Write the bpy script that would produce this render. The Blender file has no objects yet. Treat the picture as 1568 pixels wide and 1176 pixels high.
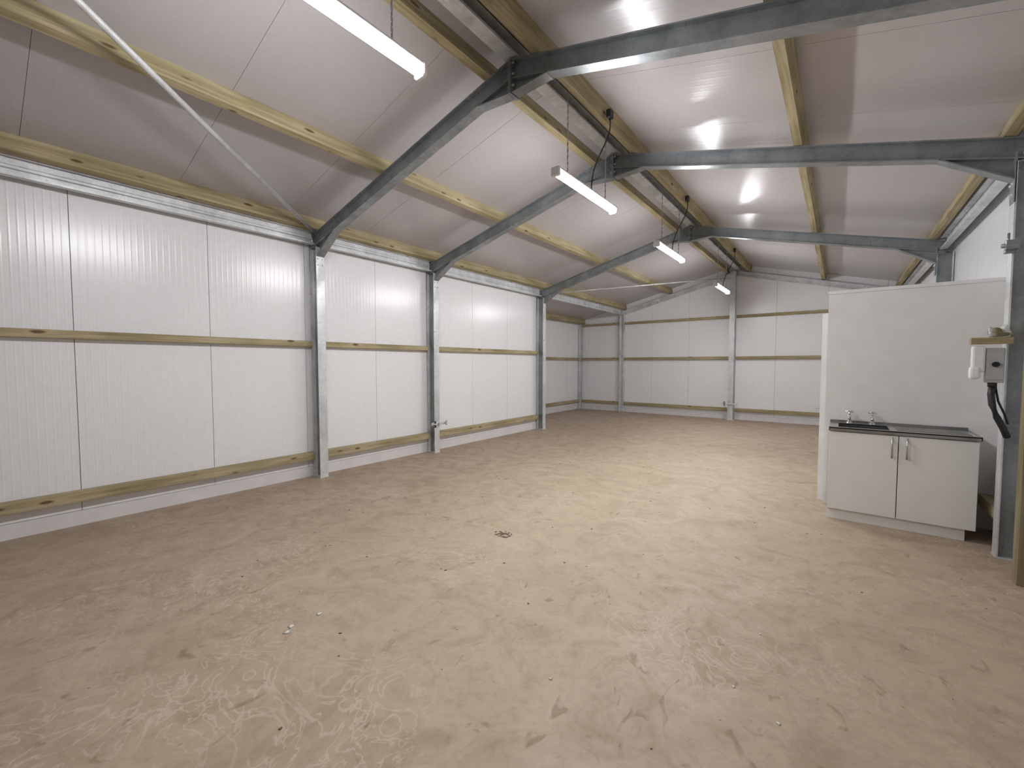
import bpy, bmesh, math, random
from mathutils import Vector, Matrix
random.seed(4)
C = bpy.context.scene.collection

# ------------------------------------------------------------ dimensions (m)
XR=-2.22; ZR=4.17; S=0.255          # ridge line, roof underside
XL=-5.58; XW=1.18; YB=-4.0; YE=12.85
XREC=-7.0; YREC=8.30
def zr(x): return ZR-S*abs(x-XR)

# ------------------------------------------------------------ materials
def new_mat(name):
    m=bpy.data.materials.new(name); m.use_nodes=True
    nt=m.node_tree; b=nt.nodes['Principled BSDF']
    return m,nt,b
def N(nt,t,**kw):
    n=nt.nodes.new(t)
    for k,v in kw.items(): setattr(n,k,v)
    return n
def ramp(nt,fac,stops):
    r=N(nt,'ShaderNodeValToRGB'); e=r.color_ramp.elements
    while len(e)<len(stops): e.new(0.5)
    for i,(p,c) in enumerate(stops):
        e[i].position=p; e[i].color=(c[0],c[1],c[2],1)
    nt.links.new(fac,r.inputs[0]); return r.outputs[0]
def noise(nt,vec,scale,detail=4,rough=0.5,dist=0):
    n=N(nt,'ShaderNodeTexNoise'); n.inputs['Scale'].default_value=scale
    n.inputs['Detail'].default_value=detail; n.inputs['Roughness'].default_value=rough
    n.inputs['Distortion'].default_value=dist
    nt.links.new(vec,n.inputs['Vector']); return n.outputs['Fac']
def mapping(nt,scale=(1,1,1),rot=(0,0,0),loc=(0,0,0)):
    t=N(nt,'ShaderNodeTexCoord'); m=N(nt,'ShaderNodeMapping')
    m.inputs['Scale'].default_value=scale; m.inputs['Rotation'].default_value=rot
    m.inputs['Location'].default_value=loc
    nt.links.new(t.outputs['Object'],m.inputs[0]); return m.outputs[0]
def mix(nt,f,a,b,mode='MIX'):
    n=N(nt,'ShaderNodeMix',data_type='RGBA',blend_type=mode)
    if isinstance(f,(int,float)): n.inputs[0].default_value=f
    else: nt.links.new(f,n.inputs[0])
    for s,v in ((6,a),(7,b)):
        if isinstance(v,tuple): n.inputs[s].default_value=(v[0],v[1],v[2],1)
        else: nt.links.new(v,n.inputs[s])
    return n.outputs[2]
def mul(nt,a,b):
    n=N(nt,'ShaderNodeMath',operation='MULTIPLY'); nt.links.new(a,n.inputs[0])
    if isinstance(b,(int,float)): n.inputs[1].default_value=b
    else: nt.links.new(b,n.inputs[1])
    return n.outputs[0]
def bump(nt,b,h,strength,dist=0.01,prev=None):
    n=N(nt,'ShaderNodeBump'); n.inputs['Strength'].default_value=strength
    n.inputs['Distance'].default_value=dist
    nt.links.new(h,n.inputs['Height'])
    if prev: nt.links.new(prev,n.inputs['Normal'])
    nt.links.new(n.outputs[0],b.inputs['Normal']); return n.outputs[0]
def simple(name,col,rough=0.5,metal=0.0,em=None,var=0.05):
    m,nt,b=new_mat(name)
    v=mapping(nt); f=noise(nt,v,6)
    c=ramp(nt,f,[(0.3,tuple(x*(1-var) for x in col)),(0.7,tuple(min(1,x*(1+var)) for x in col))])
    nt.links.new(c,b.inputs['Base Color'])
    b.inputs['Roughness'].default_value=rough; b.inputs['Metallic'].default_value=metal
    if em:
        b.inputs['Emission Color'].default_value=(*em[0],1); b.inputs['Emission Strength'].default_value=em[1]
    return m
def panel_mat(name,axis,col,rough=0.3,period=0.052,bs=0.25):
    m,nt,b=new_mat(name)
    v=mapping(nt); sep=N(nt,'ShaderNodeSeparateXYZ'); nt.links.new(v,sep.inputs[0])
    fr=N(nt,'ShaderNodeMath',operation='PINGPONG'); fr.inputs[1].default_value=0.5
    nt.links.new(mul(nt,sep.outputs[axis],1/period),fr.inputs[0])
    sm=N(nt,'ShaderNodeMapRange',interpolation_type='SMOOTHSTEP')
    sm.inputs[1].default_value=0.30; sm.inputs[2].default_value=0.48
    nt.links.new(fr.outputs[0],sm.inputs[0])
    f=noise(nt,v,1.3,3)
    c=ramp(nt,f,[(0.3,tuple(x*0.97 for x in col)),(0.7,col)])
    dust=noise(nt,v,14,5,0.6)
    d=ramp(nt,dust,[(0.3,(0.97,0.965,0.96)),(0.6,(1,1,1))])
    c=mix(nt,1.0,c,d,'MULTIPLY')
    nt.links.new(c,b.inputs['Base Color'])
    b.inputs['Roughness'].default_value=rough
    n1=bump(nt,b,sm.outputs[0],bs,0.002)
    w=noise(nt,mapping(nt,(1,1,0.4)),5,2)
    bump(nt,b,w,0.12,0.01,n1)
    return m
def steel_mat(name,c0,c1,rough=0.42,metal=0.55):
    m,nt,b=new_mat(name); v=mapping(nt)
    vo=N(nt,'ShaderNodeTexVoronoi'); vo.inputs['Scale'].default_value=55
    nt.links.new(v,vo.inputs['Vector'])
    bw=N(nt,'ShaderNodeRGBToBW'); nt.links.new(vo.outputs['Color'],bw.inputs[0])
    n=noise(nt,v,3,5,0.6,0.8)
    n2=noise(nt,mapping(nt,(1,1,0.25)),10,3)
    a=mix(nt,0.3,n,n2); a=mix(nt,0.08,a,bw.outputs[0])
    c=ramp(nt,a,[(0.34,c0),(0.50,tuple((p+q)/2 for p,q in zip(c0,c1))),(0.66,c1)])
    nt.links.new(c,b.inputs['Base Color'])
    r=ramp(nt,n,[(0.3,(rough+.12,)*3),(0.7,(rough-.12,)*3)])
    nt.links.new(r,b.inputs['Roughness']); b.inputs['Metallic'].default_value=metal
    bump(nt,b,n,0.1,0.004); return m
def timber_mat(name,axis,tint=1.0):
    m,nt,b=new_mat(name)
    sc=[22,22,22]; sc[axis]=0.9
    v=mapping(nt,tuple(sc)); n=noise(nt,v,1.0,6,0.6,1.2)
    big=noise(nt,mapping(nt),1.7,3)
    c=ramp(nt,n,[(0.28,(0.25*tint,0.19*tint,0.105*tint)),(0.5,(0.42*tint,0.345*tint,0.21*tint)),(0.72,(0.55*tint,0.475*tint,0.32*tint))])
    g=ramp(nt,big,[(0.35,(0.76,0.80,0.68)),(0.65,(1,1,1))])
    c=mix(nt,1.0,c,g,'MULTIPLY')
    ks=[7,7,7]; ks[axis]=2.2
    vo=N(nt,'ShaderNodeTexVoronoi'); vo.inputs['Scale'].default_value=1.0
    nt.links.new(mapping(nt,tuple(ks)),vo.inputs['Vector'])
    k=ramp(nt,vo.outputs['Distance'],[(0.07,(0.30,0.2,0.12)),(0.13,(1,1,1))])
    c=mix(nt,1.0,c,k,'MULTIPLY')
    nt.links.new(c,b.inputs['Base Color']); b.inputs['Roughness'].default_value=0.75
    bump(nt,b,n,0.15,0.004); return m

M_wall =panel_mat('white_panel_ribs_y',1,(0.85,0.85,0.87),0.22,0.052,0.30)
M_end  =panel_mat('white_panel_ribs_x',0,(0.86,0.86,0.88),0.3)
M_roof =panel_mat('roof_liner_sheet',1,(0.50,0.475,0.485),0.23,0.09,0.15)
M_gap  =simple('joint_shadow_gap',(0.22,0.22,0.23),0.8)
M_rgap =simple('roof_joint_gap',(0.32,0.30,0.30),0.7)
M_galv =steel_mat('galvanised_steel_bright',(0.46,0.48,0.49),(0.82,0.84,0.85),0.36,0.3)
M_steel=steel_mat('galvanised_steel_dull',(0.175,0.195,0.207),(0.34,0.362,0.375),0.36,0.4)
M_tim  =timber_mat('treated_timber_y',1)
M_timx =timber_mat('treated_timber_x',0)
M_timz =timber_mat('treated_timber_z',2,0.6)
M_white=simple('white_melamine',(0.80,0.79,0.765),0.35,var=0.02)
M_board=simple('white_painted_board',(0.77,0.76,0.745),0.5,var=0.03)
M_plast=simple('white_plastic',(0.8,0.8,0.8),0.35)
M_grey =simple('grey_plastic',(0.42,0.43,0.44),0.45)
M_black=simple('black_rubber',(0.015,0.015,0.016),0.5)
M_stain=simple('stainless_steel',(0.55,0.55,0.55),0.22,1.0)
M_chrome=simple('chrome',(0.75,0.75,0.76),0.1,1.0)
M_lamp =simple('led_diffuser',(0.95,0.95,0.95),0.4,em=((0.985,0.985,1.0),150.0))
M_dirt =simple('dirt_clod',(0.20,0.15,0.10),0.9)
M_chip =simple('pale_chip',(0.7,0.67,0.62),0.8)
M_block=simple('white_painted_blockwork',(0.72,0.70,0.70),0.7)

def floor_mat():
    m,nt,b=new_mat('dusty_concrete'); v=mapping(nt)
    n1=noise(nt,v,0.5,4,0.55,0.6); n2=noise(nt,v,3.0,6,0.60,1.5); n3=noise(nt,v,20,6,0.65,0.8)
    # pinkish screed, paler and sandier around the middle of the shed
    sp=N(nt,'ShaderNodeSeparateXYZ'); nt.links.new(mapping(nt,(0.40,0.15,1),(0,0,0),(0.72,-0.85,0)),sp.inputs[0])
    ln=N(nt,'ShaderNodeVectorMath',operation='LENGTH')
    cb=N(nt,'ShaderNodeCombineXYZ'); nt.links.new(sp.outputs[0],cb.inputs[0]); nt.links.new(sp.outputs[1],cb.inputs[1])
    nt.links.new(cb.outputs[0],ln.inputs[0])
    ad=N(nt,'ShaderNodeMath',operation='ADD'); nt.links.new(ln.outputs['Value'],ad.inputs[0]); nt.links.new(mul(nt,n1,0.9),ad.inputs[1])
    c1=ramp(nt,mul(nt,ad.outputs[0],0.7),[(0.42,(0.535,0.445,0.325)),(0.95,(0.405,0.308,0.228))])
    c2=ramp(nt,n2,[(0.28,(0.82,0.79,0.75)),(0.50,(0.98,0.98,0.97)),(0.70,(1.07,1.07,1.06))])
    c=mix(nt,1.0,c1,c2,'MULTIPLY')
    c3=ramp(nt,n3,[(0.28,(0.88,0.86,0.84)),(0.5,(1,1,1)),(0.75,(1.04,1.04,1.04))])
    c=mix(nt,1.0,c,c3,'MULTIPLY')
    sw=noise(nt,v,3.2,2,0.5,3.5)
    band=ramp(nt,sw,[(0.46,(0,0,0)),(0.50,(1,1,1)),(0.54,(0,0,0))])
    patch=ramp(nt,noise(nt,mapping(nt,loc=(5,3,1)),0.9,3),[(0.46,(0,0,0)),(0.64,(1,1,1))])
    fac=mul(nt,mul(nt,band,patch),0.38)
    c=mix(nt,fac,c,(0.66,0.60,0.50))
    sw2=noise(nt,mapping(nt,(1,0.6,1),(0,0,0.5),(9,2,0)),6.0,3,0.6,2.0)
    dk=ramp(nt,sw2,[(0.28,(0.58,0.50,0.42)),(0.365,(1,1,1))])
    c=mix(nt,0.75,c,dk,'MULTIPLY')
    fl=noise(nt,v,38,2,0.5,0.2)
    s=ramp(nt,fl,[(0.20,(0.35,0.28,0.22)),(0.25,(1,1,1))])
    c=mix(nt,1.0,c,s,'MULTIPLY')
    nt.links.new(c,b.inputs['Base Color'])
    r=ramp(nt,n2,[(0.3,(0.68,)*3),(0.7,(0.42,)*3)]); nt.links.new(r,b.inputs['Roughness'])
    t=noise(nt,v,6.0,2,0.5,2.2)
    pm=ramp(nt,noise(nt,mapping(nt,loc=(2,7,1)),0.7,2),[(0.40,(0.15,)*3),(0.62,(1,)*3)])
    p=bump(nt,b,mul(nt,t,pm),0.42,0.022); p=bump(nt,b,n3,0.2,0.005,p)
    return m
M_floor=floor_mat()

# ------------------------------------------------------------ mesh builder
class B:
    def __init__(s): s.v=[]; s.f=[]; s.m=[]; s.mats=[]; s.sm=[]
    def mi(s,mat):
        if mat not in s.mats: s.mats.append(mat)
        return s.mats.index(mat)
    def poly(s,verts,faces,mat,smooth=False):
        o=len(s.v); s.v+= [Vector(p) for p in verts]; i=s.mi(mat)
        for f in faces: s.f.append([a+o for a in f]); s.m.append(i); s.sm.append(smooth)
        return s
    def box(s,a,b,mat,M=None):
        x0,y0,z0=[min(p,q) for p,q in zip(a,b)]; x1,y1,z1=[max(p,q) for p,q in zip(a,b)]
        vs=[Vector(p) for p in ((x0,y0,z0),(x1,y0,z0),(x1,y1,z0),(x0,y1,z0),(x0,y0,z1),(x1,y0,z1),(x1,y1,z1),(x0,y1,z1))]
        if M: vs=[M@p for p in vs]
        return s.poly(vs,[(0,3,2,1),(4,5,6,7),(0,1,5,4),(1,2,6,5),(2,3,7,6),(3,0,4,7)],mat)
    def bbox(s,a,b,mat,r=0.004,M=None):
        bm=bmesh.new(); bmesh.ops.create_cube(bm,size=1)
        c=[(p+q)/2 for p,q in zip(a,b)]; d=[abs(p-q) for p,q in zip(a,b)]
        for v in bm.verts: v.co=Vector((v.co.x*d[0]+c[0],v.co.y*d[1]+c[1],v.co.z*d[2]+c[2]))
        bmesh.ops.bevel(bm,geom=bm.edges[:],offset=min(r,min(d)*0.45),segments=2,affect='EDGES',profile=0.5)
        vs=[v.co.copy() for v in bm.verts]
        if M: vs=[M@p for p in vs]
        s.poly(vs,[[v.index for v in f.verts] for f in bm.faces],mat); bm.free(); return s
    def ext(s,prof,p0,p1,up,mat,smooth=False):
        p0=Vector(p0);p1=Vector(p1);ax=(p1-p0).normalized();up=Vector(up)
        up=(up-ax*up.dot(ax)).normalized(); side=ax.cross(up); n=len(prof)
        vs=[p+side*a+up*b for p in (p0,p1) for a,b in prof]
        fs=[(i,(i+1)%n,n+(i+1)%n,n+i) for i in range(n)]
        s.poly(vs,fs,mat,smooth)
        o=len(s.v)-2*n; i=s.mi(mat)
        s.f.append([o+k for k in reversed(range(n))]); s.m.append(i); s.sm.append(False)
        s.f.append([o+n+k for k in range(n)]); s.m.append(i); s.sm.append(False)
        return s
    def ibeam(s,p0,p1,up,d,w,mat,tf=0.010,tw=0.008):
        h=d/2;a=w/2;t=tw/2
        pr=[(-a,-h),(a,-h),(a,-h+tf),(t,-h+tf),(t,h-tf),(a,h-tf),(a,h),(-a,h),(-a,h-tf),(-t,h-tf),(-t,-h+tf),(-a,-h+tf)]
        return s.ext(pr,p0,p1,up,mat)
    def cyl(s,p0,p1,r,mat,n=12):
        pr=[(r*math.cos(2*math.pi*i/n),r*math.sin(2*math.pi*i/n)) for i in range(n)]
        ax=(Vector(p1)-Vector(p0)).normalized(); up=(0,0,1) if abs(ax.z)<0.9 else (1,0,0)
        return s.ext(pr,p0,p1,up,mat,True)
    def tube(s,pts,r,mat,n=8):
        pts=[Vector(p) for p in pts]; rings=[]
        for i,p in enumerate(pts):
            t=(pts[min(i+1,len(pts)-1)]-pts[max(i-1,0)]).normalized()
            a=Vector((0,0,1)) if abs(t.z)<0.95 else Vector((0,1,0))
            u=t.cross(a).normalized(); w=u.cross(t)
            rings.append([p+u*r*math.cos(2*math.pi*k/n)+w*r*math.sin(2*math.pi*k/n) for k in range(n)])
        vs=[q for rr in rings for q in rr]; fs=[]
        for i in range(len(pts)-1):
            for k in range(n): fs.append((i*n+k,i*n+(k+1)%n,(i+1)*n+(k+1)%n,(i+1)*n+k))
        fs.append(tuple(reversed(range(n)))); fs.append(tuple((len(pts)-1)*n+k for k in range(n)))
        return s.poly(vs,fs,mat,True)
    def done(s,name,recenter=True,parent=None):
        me=bpy.data.meshes.new(name)
        c=Vector((0,0,0))
        if recenter:
            lo=Vector([min(v[i] for v in s.v) for i in range(3)]); hi=Vector([max(v[i] for v in s.v) for i in range(3)])
            c=(lo+hi)/2; c.z=lo.z
        me.from_pydata([v-c for v in s.v],[],s.f)
        for m in s.mats: me.materials.append(m)
        for p,i,sm in zip(me.polygons,s.m,s.sm): p.material_index=i; p.use_smooth=sm
        bm=bmesh.new(); bm.from_mesh(me); bmesh.ops.recalc_face_normals(bm,faces=bm.faces[:]); bm.to_mesh(me); bm.free()
        o=bpy.data.objects.new(name,me); o.location=c; C.objects.link(o)
        if parent: o.parent=parent
        return o

# ------------------------------------------------------------ floor
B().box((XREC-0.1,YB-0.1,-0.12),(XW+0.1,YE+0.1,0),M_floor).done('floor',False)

# ------------------------------------------------------------ walls
PW=1.07; G=0.005
def ywall(name,x,y0,y1,sgn,mat,first):
    b=B(); zt=zr(x)+0.03
    b.box((x-sgn*0.012,y0,0),(x-sgn*0.08,y1,zt),M_gap)
    k=first
    while k>y0: k-=PW
    while k<y1:
        a=max(k+G/2,y0); c=min(k+PW-G/2,y1)
        if c-a>0.02: b.box((x,a,0.14),(x-sgn*0.02,c,zt),mat)
        k+=PW
    b.box((x-sgn*0.004,y0,0),(x-sgn*0.03,y1,0.135),M_block)
    return b.done(name,False)
def xwall(name,y,x0,x1,sgn,mat,first):
    b=B()
    def prism(a,c,ya,yb,z0,m):
        pts=[a]+([XR] if a<XR<c else [])+[c]
        prof=[(a,z0),(c,z0)]+[(q,zr(q)+0.02) for q in reversed(pts)]
        n=len(prof)
        vs=[(p[0],ya,p[1]) for p in prof]+[(p[0],yb,p[1]) for p in prof]
        b.poly(vs,[tuple(range(n)),tuple(reversed(range(n,2*n)))]+[(i,(i+1)%n,n+(i+1)%n,n+i) for i in range(n)],m)
    prism(x0,x1,y-sgn*0.012,y-sgn*0.08,0,M_gap)
    k=first
    while k>x0: k-=PW
    while k<x1:
        a=max(k+G/2,x0); c=min(k+PW-G/2,x1)
        if c-a>0.02: prism(a,c,y,y-sgn*0.02,0.12,mat)
        k+=PW
    b.box((x0,y-sgn*0.004,0),(x1,y-sgn*0.03,0.115),M_block)
    return b.done(name,False)
ywall('wall_left',XL,YB,YREC,1,M_wall,0.645)
ywall('wall_recess_side',XREC,YREC,YE,1,M_wall,0.2)
ywall('wall_right',XW,YB,YE,-1,M_wall,0.5)
xwall('wall_far',YE,XREC-0.08,XW+0.08,-1,M_end,-5.6)
xwall('wall_back',YB,XL-0.08,XW+0.08,1,M_end,-5.6)
xwall('wall_recess_near',YREC+0.09,XREC-0.08,XL-0.085,1,M_end,-5.6)

# ------------------------------------------------------------ roof lining
b=B(); k=0.36-5*PW; GR=0.003
while k<YE+0.1:
    a=max(k+GR/2,YB-0.1); c=min(k+PW-GR/2,YE+0.1)
    if c-a>0.02:
        segs=[((XL-0.09) if c<YREC+0.3 else XREC-0.1,XR),(XR,XW+0.1)]
        for x0,x1 in segs:
            vs=[(x0,a,zr(x0)),(x1,a,zr(x1)),(x1,a,zr(x1)+0.012),(x0,a,zr(x0)+0.012)]
            vs+=[(p[0],c,p[2]) for p in vs]
            b.poly(vs,[(0,1,2,3),(7,6,5,4),(0,4,5,1),(1,5,6,2),(2,6,7,3),(3,7,4,0)],M_roof)
    k+=PW
for x0,x1,y0,y1 in ((XL-0.1,XR,YB-0.1,YREC),(XREC-0.1,XR,YREC-0.01,YE+0.1),(XR,XW+0.1,YB-0.1,YE+0.1)):
    vs=[(x0,y0,zr(x0)+.006),(x1,y0,zr(x1)+.006),(x1,y0,zr(x1)+0.09),(x0,y0,zr(x0)+0.09)]
    vs+=[(p[0],y1,p[2]) for p in vs]
    b.poly(vs,[(0,1,2,3),(7,6,5,4),(0,4,5,1),(1,5,6,2),(2,6,7,3),(3,7,4,0)],M_rgap)
b.done('ceiling',False)

# ------------------------------------------------------------ purlins
nl=Vector((-S,0,1)).normalized(); nr=Vector((S,0,1)).normalized()
def purlin(x,y0,y1,w=0.07,d=0.147,mat=M_tim,name='timber_purlin'):
    nn=nl if x<XR else nr
    base=Vector((x,0,zr(x)))-nn*(d/2+0.001)
    pr=[(-w/2,-d/2),(w/2,-d/2),(w/2,d/2),(-w/2,d/2)]
    B().ext(pr,(base.x,y0,base.z),(base.x,y1,base.z),nn,mat).done(name)
for x in (-5.40,-4.0,-2.50,-1.93,-0.33,1.0):
    purlin(x,YB+0.01,YE-0.01)
purlin(-6.85,YREC+0.1,YE-0.01)
b=B()
pr=[(-0.06,-0.065),(0.06,-0.065),(0.06,-0.045),(0.052,-0.045),(0.052,-0.057),(-0.052,-0.057),(-0.052,0.045),(0.052,0.045),(0.052,0.035),(0.06,0.035),(0.06,0.053),(-0.06,0.053)]
b.ext(pr,(XR,YB+0.01,ZR-0.083),(XR,YE-0.01,ZR-0.083),(0,0,1),M_galv); b.done('steel_ridge_purlin')

# ------------------------------------------------------------ portal frames
RD=0.155; OFF=0.152+RD/2
def rc(x,off=OFF): return zr(x)-off*math.sqrt(1+S*S)
CX_L=XL+0.115; CX_R=XW-0.095
def column(b,cx,y,z0,z1,d=0.17,w=0.11):
    for s in (-1,1): b.box((cx+s*d/2,y-w/2,z0),(cx+s*(d/2-0.010),y+w/2,z1),M_galv)
    b.box((cx-d/2+0.010,y-0.004,z0),(cx+d/2-0.010,y+0.004,z1),M_steel)  # recess shade put into the web colour: darker steel than the flanges
def portal(y,mat=M_steel):
    b=B()
    b.ibeam((CX_L-0.08,y,rc(CX_L-0.08)),(XR,y,rc(XR)),(0,0,1),RD,0.10,mat)
    b.ibeam((CX_R+0.08,y,rc(CX_R+0.08)),(XR,y,rc(XR)),(0,0,1),RD,0.10,mat)
    for cx,sg in ((CX_L,1),(CX_R,-1)):
        ztop=rc(cx)-RD/2
        column(b,cx,y,0.012,ztop)
        b.box((cx-0.09,y-0.06,0.001),(cx+0.09,y+0.06,0.012),M_galv)
        b.box((cx-0.085,y-0.05,ztop-0.01),(cx+0.085,y+0.05,ztop+0.002),mat)
        x1=cx+sg*0.085; x2=cx+sg*0.50
        zz=lambda q: rc(q)-RD/2+0.004
        tri=[(x1,zz(x1)),(x2,zz(x2)),(x1,zz(x1)-0.15)]
        vs=[(p[0],y-0.004,p[1]) for p in tri]+[(p[0],y+0.004,p[1]) for p in tri]
        b.poly(vs,[(0,1,2),(5,4,3),(0,3,4,1),(1,4,5,2),(2,5,3,0)],mat)
        p=Vector((x2,y,zz(x2)-0.004)); q=Vector((x1,y,zz(x1)-0.155))
        b.ext([(-0.05,-0.005),(0.05,-0.005),(0.05,0.005),(-0.05,0.005)],p,q,(0,0,1),mat)
        b.box((cx-0.09,y-0.055,ztop-0.30),(cx-0.08,y+0.055,ztop+0.08),mat)
        for hz in (0.06,0.14):
            for dy in (-0.03,0.03):
                b.cyl((x1-sg*0.01,y+dy,ztop-hz-0.1),(x1+sg*0.016,y+dy,ztop-hz-0.1),0.010,M_galv,6)
    za=rc(XR)
    b.box((XR-0.012,y-0.06,za-0.20),(XR+0.012,y+0.06,za+0.078),mat)
    for sg in (-1,1):
        x2=XR+sg*0.36
        tri=[(XR,za-RD/2+0.004),(x2,rc(x2)-RD/2+0.004),(XR+sg*0.03,za-0.19),(XR,za-0.19)]
        vs=[(p[0],y-0.004,p[1]) for p in tri]+[(p[0],y+0.004,p[1]) for p in tri]
        b.poly(vs,[(0,1,2,3),(7,6,5,4),(0,4,5,1),(1,5,6,2),(2,6,7,3),(3,7,4,0)],mat)
        b.ext([(-0.05,-0.005),(0.05,-0.005),(0.05,0.005),(-0.05,0.005)],(x2,y,rc(x2)-RD/2),(XR+sg*0.02,y,za-0.19),(0,0,1),mat)
        for hz in (-0.04,-0.13,0.05):
            b.cyl((XR+sg*0.012,y-0.035,za+hz),(XR+sg*0.03,y-0.035,za+hz),0.010,M_galv,6)
    b.done('steel_portal_frame',True)
FR=[-1.2,2.90,4.90,8.20]
for y in FR: portal(y)

b=B()
yg=YE-0.07
for x0 in (CX_L,CX_R): b.ibeam((x0,yg,0.0),(x0,yg,rc(x0)-0.02),(1,0,0),0.14,0.10,M_galv)
b.ibeam((CX_L,yg,rc(CX_L)),(XR,yg,rc(XR)),(0,0,1),0.12,0.1,M_galv)
b.ibeam((CX_R,yg,rc(CX_R)),(XR,yg,rc(XR)),(0,0,1),0.12,0.1,M_galv)
b.done('steel_gable_frame')
b=B(); b.ibeam((-2.30,yg-0.125,0),(-2.30,yg-0.125,rc(-2.30)+0.05),(0,1,0),0.14,0.13,M_galv)
b.box((-2.40,yg-0.21,0),(-2.20,yg-0.052,0.012),M_galv); b.done('steel_gable_post')
b=B(); b.ibeam((XREC+0.06,yg,0),(XREC+0.06,yg,zr(XREC)-0.16),(0,1,0),0.10,0.09,M_galv); b.done('steel_corner_post')

def eaves(x,sg,y0,y1,mat=M_galv):
    pr=[(0,-0.085),(0.07,-0.085),(0.07,-0.070),(0.008,-0.077),(0.008,-0.02),(0.018,-0.01),(0.018,0.01),(0.008,0.02),(0.008,0.077),(0.07,0.070),(0.07,0.085),(0,0.085)]
    pr=[(-p[0]*sg,p[1]) for p in pr]
    b=B(); b.ext(pr,(x,y0,3.135),(x,y1,3.135),(0,0,1),mat); b.done('steel_eaves_beam')
ys=[YB+0.01]+FR+[YE-0.02]
for i in range(len(ys)-1):
    a=ys[i]+(0.058 if i else 0); c=ys[i+1]-(0.058 if i<len(ys)-2 else 0.12)
    eaves(XL+0.09,-1,a,c); eaves(XW-0.08,1,a,c)

# ------------------------------------------------------------ timber sheeting rails
def rail_y(x0,x1,y0,y1,z,h): B().bbox((x0,y0,z-h/2),(x1,y1,z+h/2),M_tim,0.003).done('timber_rail')
def rail_x(x0,x1,y0,y1,z,h): B().bbox((x0,y0,z-h/2),(x1,y1,z+h/2),M_timx,0.003).done('timber_rail')
for i in range(len(FR)):
    a=([YB+0.01]+FR)[i]+(0.061 if i else 0); c=FR[i]-0.061
    rail_y(XL+0.002,XL+0.075,a,c,1.77,0.075); rail_y(XL+0.002,XL+0.085,a,c,0.285,0.10)
    if i<3:
        rail_y(XW-0.075,XW-0.002,a,c,1.77,0.075); rail_y(XW-0.075,XW-0.002,a,c,0.285,0.095)
rail_y(XW-0.075,XW-0.002,4.98,5.60,1.77,0.075); rail_y(XW-0.15,XW-0.002,4.98,5.60,0.285,0.095)
for z,h in ((1.68,0.08),(0.27,0.09)):
    rail_y(XREC+0.002,XREC+0.07,YREC+0.12,YE-0.13,z,h)
for z,h in ((2.79,0.07),(1.68,0.075),(0.27,0.09)):
    rail_x(XREC+0.12,CX_L-0.08,YE-0.07,YE-0.002,z,h)
    rail_x(CX_L+0.08,-2.37,YE-0.07,YE-0.002,z,h)
    rail_x(-2.23,CX_R-0.08,YE-0.07,YE-0.002,z,h)

# ------------------------------------------------------------ bracing
B().cyl((-5.40,2.84,3.20),(-2.30,-1.08,3.86),0.022,M_galv,14).done('bracing_tube')
B().cyl((-5.40,8.28,3.12),(-2.45,12.55,3.80),0.014,M_galv,10).done('bracing_rod')

# ------------------------------------------------------------ lights
def lamp(yc,z,x=-2.10,L=1.24):
    root=bpy.data.objects.new('hanging_led_batten_light',None); root.location=(x,yc,z); C.objects.link(root)
    def add(b,n):
        o=b.done(n,False); o.location=(-x,-yc,-z); o.parent=root; return o
    b=B(); b.bbox((x-0.043,yc-L/2,z+0.010),(x+0.043,yc+L/2,z+0.038),M_plast,0.010)
    for s in (-1,1):
        y=yc+s*L/2; b.bbox((x-0.046,y-0.020,z-0.046),(x+0.046,y+0.020,z+0.042),M_plast,0.014)
    add(b,'housing')
    b=B(); n=10; r=0.043
    pr=[(r*math.cos(math.pi+math.pi*i/n),0.012+1.2*r*math.sin(math.pi+math.pi*i/n)) for i in range(n+1)]
    b.ext(pr,(x,yc-L/2+0.018,z),(x,yc+L/2-0.018,z),(0,0,1),M_lamp,False); add(b,'diffuser')
    b=B()
    for s in (-1,1):
        y=yc+s*L*0.33; zt=zr(x)-0.02; k=0; q=z+0.045
        b.cyl((x,y,z+0.035),(x,y,zt),0.0022,M_grey,6)
        while q<zt-0.03:
            w=0.007
            if k%2: b.box((x-w,y-0.002,q),(x+w,y+0.002,q+0.026),M_grey)
            else: b.box((x-0.002,y-w,q),(x+0.002,y+w,q+0.026),M_grey)
            q+=0.03; k+=1
    add(b,'chains')
    b=B(); xb=-1.885; zb=zr(xb)-0.12
    b.bbox((xb-0.005,yc-0.04,zb-0.04),(xb+0.045,yc+0.04,zb+0.04),M_black,0.01)
    pts=[]
    P=[Vector((xb+0.02,yc,zb-0.03)),Vector((xb+0.06,yc+0.02,zb-0.28)),Vector((x+0.03,yc+0.0,z+0.38)),Vector((x+0.0,yc+0.08,z+0.035))]
    for i in range(17):
        t=i/16; pts.append((1-t)**3*P[0]+3*(1-t)**2*t*P[1]+3*(1-t)*t*t*P[2]+t**3*P[3])
    b.tube(pts,0.007,M_black,6)
    add(b,'supply_cable')
for yc,z in ((1.18,3.31),(4.0,3.26),(6.7,3.21),(10.3,3.17)): lamp(yc,z)

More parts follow.
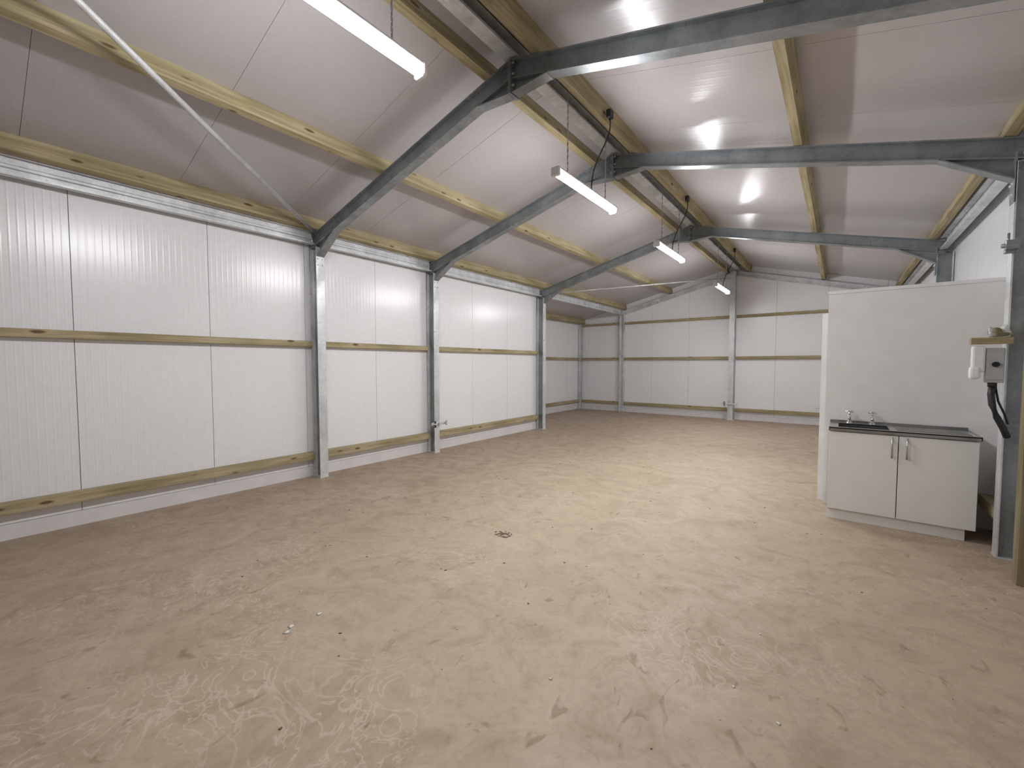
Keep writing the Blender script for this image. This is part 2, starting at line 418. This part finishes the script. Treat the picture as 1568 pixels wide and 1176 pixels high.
# ------------------------------------------------------------ cubicle (partition box)
CY0=5.64; CY1=7.95; CX0=-0.11; CX1=XW-0.003; CH=2.25
b=B()
b.box((CX0,CY0,0.001),(CX1,CY0+0.06,CH),M_board)
dy0,dy1,dz=5.84,6.62,1.99
b.box((CX0,CY0+0.06,0.001),(CX0+0.06,dy0,CH),M_board)
b.box((CX0,dy1,0.001),(CX0+0.06,CY1,CH),M_board)
b.box((CX0,dy0,dz),(CX0+0.06,dy1,CH),M_board)
b.box((CX0+0.06,CY1-0.06,0.001),(CX1,CY1,CH),M_board)
b.box((CX0,CY0,CH),(CX1,CY1,CH+0.018),M_board)
b.box((CX0-0.006,CY0-0.006,CH-0.012),(CX1,CY0,CH+0.02),M_plast)
b.box((CX1-0.035,CY0-0.012,0.9),(CX1,CY0,CH),M_plast)
b.done('wall_partition',False)
b=B()
b.box((CX0-0.05,dy0-0.09,0.001),(CX0-0.001,dy0,dz+0.06),M_plast)
b.box((CX0-0.05,dy1,0.001),(CX0-0.001,dy1+0.07,dz+0.06),M_plast)
b.box((CX0-0.05,dy0,dz),(CX0-0.001,dy1,dz+0.06),M_plast)
b.box((CX0-0.03,dy0+0.004,0.01),(CX0-0.001,dy1-0.004,dz-0.004),M_white)
b.cyl((CX0-0.085,dy0+0.07,1.0),(CX0-0.03,dy0+0.07,1.0),0.009,M_chrome,10)
b.cyl((CX0-0.08,dy0+0.07,1.0),(CX0-0.08,dy0+0.18,1.0),0.009,M_chrome,10)
b.box((CX0-0.038,dy0+0.05,0.93),(CX0-0.03,dy0+0.09,1.08),M_chrome)
b.done('door_1',False)

# ------------------------------------------------------------ sink unit
def sink_unit():
    x0,x1=-0.06,0.94; y0,y1=5.12,5.625; zt=0.90
    root=bpy.data.objects.new('sink_base_unit',None); root.location=((x0+x1)/2,(y0+y1)/2,0); C.objects.link(root)
    def add(b,n):
        o=b.done(n,False); o.location=-root.location; o.parent=root
    b=B()
    b.box((x0,y0+0.022,0.10),(x0+0.016,y1,0.862),M_white); b.box((x1-0.016,y0+0.022,0.10),(x1,y1,0.862),M_white)
    b.box((x0,y0+0.022,0.10),(x1,y1,0.118),M_white); b.box((x0,y1-0.012,0.1),(x1,y1,0.862),M_white)
    b.box((x0+0.016,y0+0.024,0.80),(x1-0.016,y0+0.04,0.862),M_white)
    add(b,'carcass')
    b=B(); b.box((x0+0.0,y0+0.03,0.001),(x1-0.06,y0+0.046,0.10),M_white)
    for xx in (x0,x1-0.076): b.box((xx,y0+0.046,0.001),(xx+0.016,y1-0.03,0.10),M_white)
    add(b,'plinth')
    xm=(x0+x1)/2
    for i,(a,c) in enumerate(((x0+0.002,xm-0.003),(xm+0.003,x1-0.002))):
        b=B(); b.bbox((a,y0,0.105),(c,y0+0.018,0.855),M_white,0.002); add(b,'cupboard_door_%d'%(i+1))
        hx=xm+(-0.045 if i==0 else 0.055)
        b=B(); b.cyl((hx,y0-0.03,0.655),(hx,y0-0.03,0.845),0.007,M_stain,12)
        for hz in (0.68,0.82): b.cyl((hx,y0-0.03,hz),(hx,y0+0.002,hz),0.006,M_stain,8)
        add(b,'bar_handle_%d'%(i+1))
    b=B(); X0,X1=x0-0.004,x1+0.012; Y0,Y1=y0-0.012,y1+0.0
    bx0,bx1,by0,by1=x0+0.07,x0+0.44,y0+0.07,y1-0.11
    for a,c,d,e in ((X0,bx0,Y0,Y1),(bx1,X1,Y0,Y1),(bx0,bx1,Y0,by0),(bx0,bx1,by1,Y1)):
        b.box((a,d,zt-0.012),(c,e,zt-0.004),M_stain)
    b.bbox((X0,Y0,zt-0.036),(X1,Y0+0.010,zt+0.002),M_stain,0.003)
    b.bbox((X0,Y0,zt-0.036),(X0+0.010,Y1,zt+0.002),M_stain,0.003)
    b.bbox((X1-0.010,Y0,zt-0.036),(X1,Y1,zt+0.002),M_stain,0.003)
    b.bbox((X0,Y1-0.012,zt-0.012),(X1,Y1,zt+0.02),M_stain,0.003)
    zb=zt-0.16
    b.box((bx0,by0,zb-0.002),(bx1,by1,zb),M_stain)
    for a,c in (((bx0-0.002,by0),(bx0,by1)),((bx1,by0),(bx1+0.002,by1)),((bx0,by0-0.002),(bx1,by0)),((bx0,by1),(bx1,by1+0.002))):
        b.box((a[0],a[1],zb),(c[0],c[1],zt-0.004),M_stain)
    b.cyl(((bx0+bx1)/2,(by0+by1)/2,zb),((bx0+bx1)/2,(by0+by1)/2,zb+0.004),0.035,M_chrome,20)
    for i in range(7):
        yy=by0+0.02+i*0.045; b.bbox((bx1+0.05,yy,zt-0.006),(X1-0.04,yy+0.012,zt+0.0),M_stain,0.003)
    add(b,'stainless_sink_top')
    for i,tx in enumerate((x0+0.155,x0+0.335)):
        ty=y1-0.065; z=zt-0.004; b=B()
        b.cyl((tx,ty,z),(tx,ty,z+0.012),0.025,M_chrome,16); b.cyl((tx,ty,z+0.01),(tx,ty,z+0.088),0.015,M_chrome,12)
        b.tube([(tx,ty,z+0.055),(tx,ty-0.03,z+0.080),(tx,ty-0.07,z+0.083),(tx,ty-0.095,z+0.068),(tx,ty-0.10,z+0.045)],0.011,M_chrome,10)
        b.cyl((tx,ty,z+0.085),(tx,ty,z+0.118),0.010,M_chrome,10)
        b.cyl((tx-0.033,ty,z+0.12),(tx+0.033,ty,z+0.12),0.009,M_chrome,8); b.cyl((tx,ty-0.033,z+0.12),(tx,ty+0.033,z+0.12),0.009,M_chrome,8)
        add(b,'pillar_tap_%d'%(i+1))
sink_unit()

# ------------------------------------------------------------ right-hand side fittings
B().bbox((0.99,4.32,0.001),(1.085,4.42,3.10),M_timz,0.003).done('timber_post')
b=B()
b.bbox((0.80,4.775,1.655),(1.02,4.843,1.705),M_timx,0.003)
b.done('timber_noggin')
b=B()
b.bbox((0.885,4.79,1.36),(0.985,4.843,1.625),M_grey,0.008)
b.bbox((0.893,4.784,1.385),(0.977,4.79,1.60),M_grey,0.003)
b.cyl((0.935,4.784,1.50),(0.935,4.765,1.50),0.020,M_black,14)
b.bbox((0.81,4.78,1.44),(0.884,4.84,1.64),M_plast,0.014)
b.bbox((0.80,4.77,1.385),(0.86,4.835,1.48),M_plast,0.016)
b.cyl((0.93,4.82,1.36),(0.93,4.82,1.33),0.026,M_black,12)
b.tube([(0.93,4.82,1.34),(0.925,4.81,1.27),(0.93,4.79,1.19),(0.955,4.78,1.10),(0.99,4.79,1.02),(1.02,4.82,0.95)],0.021,M_black,10)
b.tube([(0.945,4.83,1.36),(0.965,4.82,1.22),(1.0,4.81,1.12),(1.02,4.82,1.05)],0.007,M_black,8)
b.done('electrical_isolator_switch')
b=B()
b.bbox((0.90,4.762,1.707),(1.0,4.80,1.745),M_chrome,0.006)
b.cyl((0.925,4.765,1.745),(0.925,4.83,1.745),0.034,M_chrome,14); b.cyl((0.965,4.77,1.79),(1.0,4.80,1.725),0.018,M_galv,10)
b.cyl((0.90,4.76,1.71),(0.90,4.79,1.78),0.010,M_galv,8)
b.done('pipe_clamp')
b=B()
b.bbox((0.95,4.76,2.35),(1.02,4.80,2.42),M_steel,0.006); b.cyl((0.93,4.775,2.38),(1.02,4.775,2.38),0.016,M_steel,12)
b.cyl((0.965,4.77,2.38),(0.965,4.77,2.47),0.008,M_steel,8); b.bbox((0.955,4.79,2.33),(1.02,4.84,2.36),M_steel,0.004)
b.done('beam_clamp')
def clamp(x,y,z):
    b=B(); b.bbox((x-0.02,y-0.16,z-0.024),(x+0.012,y+0.16,z+0.024),M_galv,0.006)
    for d in (-0.12,-0.03,0.12): b.cyl((x-0.02,y+d,z),(x+0.05,y+d,z),0.016,M_chrome,10)
    b.cyl((x+0.02,y-0.1,z-0.06),(x+0.02,y-0.1,z+0.05),0.014,M_black,8)
    b.cyl((x+0.02,y+0.15,z-0.04),(x+0.02,y+0.15,z+0.04),0.012,M_chrome,8)
    b.done('pipe_clamp')
clamp(CX_L+0.107,4.92,0.50)
b=B(); b.bbox((-2.52,yg-0.225,0.42),(-2.12,yg-0.197,0.46),M_galv,0.006); b.bbox((-2.46,yg-0.24,0.38),(-2.42,yg-0.197,0.50),M_steel,0.006); b.done('pipe_clamp')

# ------------------------------------------------------------ debris on floor (one object)
b=B()
def blob(x,y,r,h,mat,n=7,lo=0.5):
    a0=random.random()*6; rs=[r*random.uniform(lo,1.2) for _ in range(n)]
    vs=[(x+rs[i]*math.cos(a0+2*math.pi*i/n),y+rs[i]*math.sin(a0+2*math.pi*i/n),0.0005) for i in range(n)]+[(x,y,h)]
    b.poly(vs,[(i,(i+1)%n,n) for i in range(n)]+[tuple(reversed(range(n)))],mat,True)
for i in range(260):
    x=random.uniform(-5.3,0.8); y=random.uniform(0.3,12)
    if x>-0.25 and y>4.9: continue
    r=random.uniform(0.004,0.013); blob(x,y,r,r*0.5,M_dirt if random.random()<0.75 else M_chip)
for k in range(60):
    a=random.random()*6.28; q=random.random()**0.7*0.07
    blob(-2.32+q*math.cos(a)*1.3,2.87+q*math.sin(a),0.012,0.002,M_dirt)
for p in ((-2.44,1.26),(-2.41,1.06),(-2.45,1.10)): blob(p[0],p[1],0.024,0.006,M_chip)
b.done('floor_debris')

# ------------------------------------------------------------ world + camera
w=bpy.data.worlds.new('dim_interior'); bpy.context.scene.world=w; w.use_nodes=True
w.node_tree.nodes['Background'].inputs[0].default_value=(0.02,0.02,0.025,1)
cam=bpy.data.cameras.new('camera'); co=bpy.data.objects.new('camera',cam); C.objects.link(co)
cam.sensor_width=36; cam.lens=36*650/1568
co.location=(0,0,1.5); co.rotation_euler=(math.radians(90-2.64),0,math.radians(37.63))
cam.clip_start=0.05
bpy.context.scene.camera=co
bpy.context.scene.view_settings.view_transform='Standard'
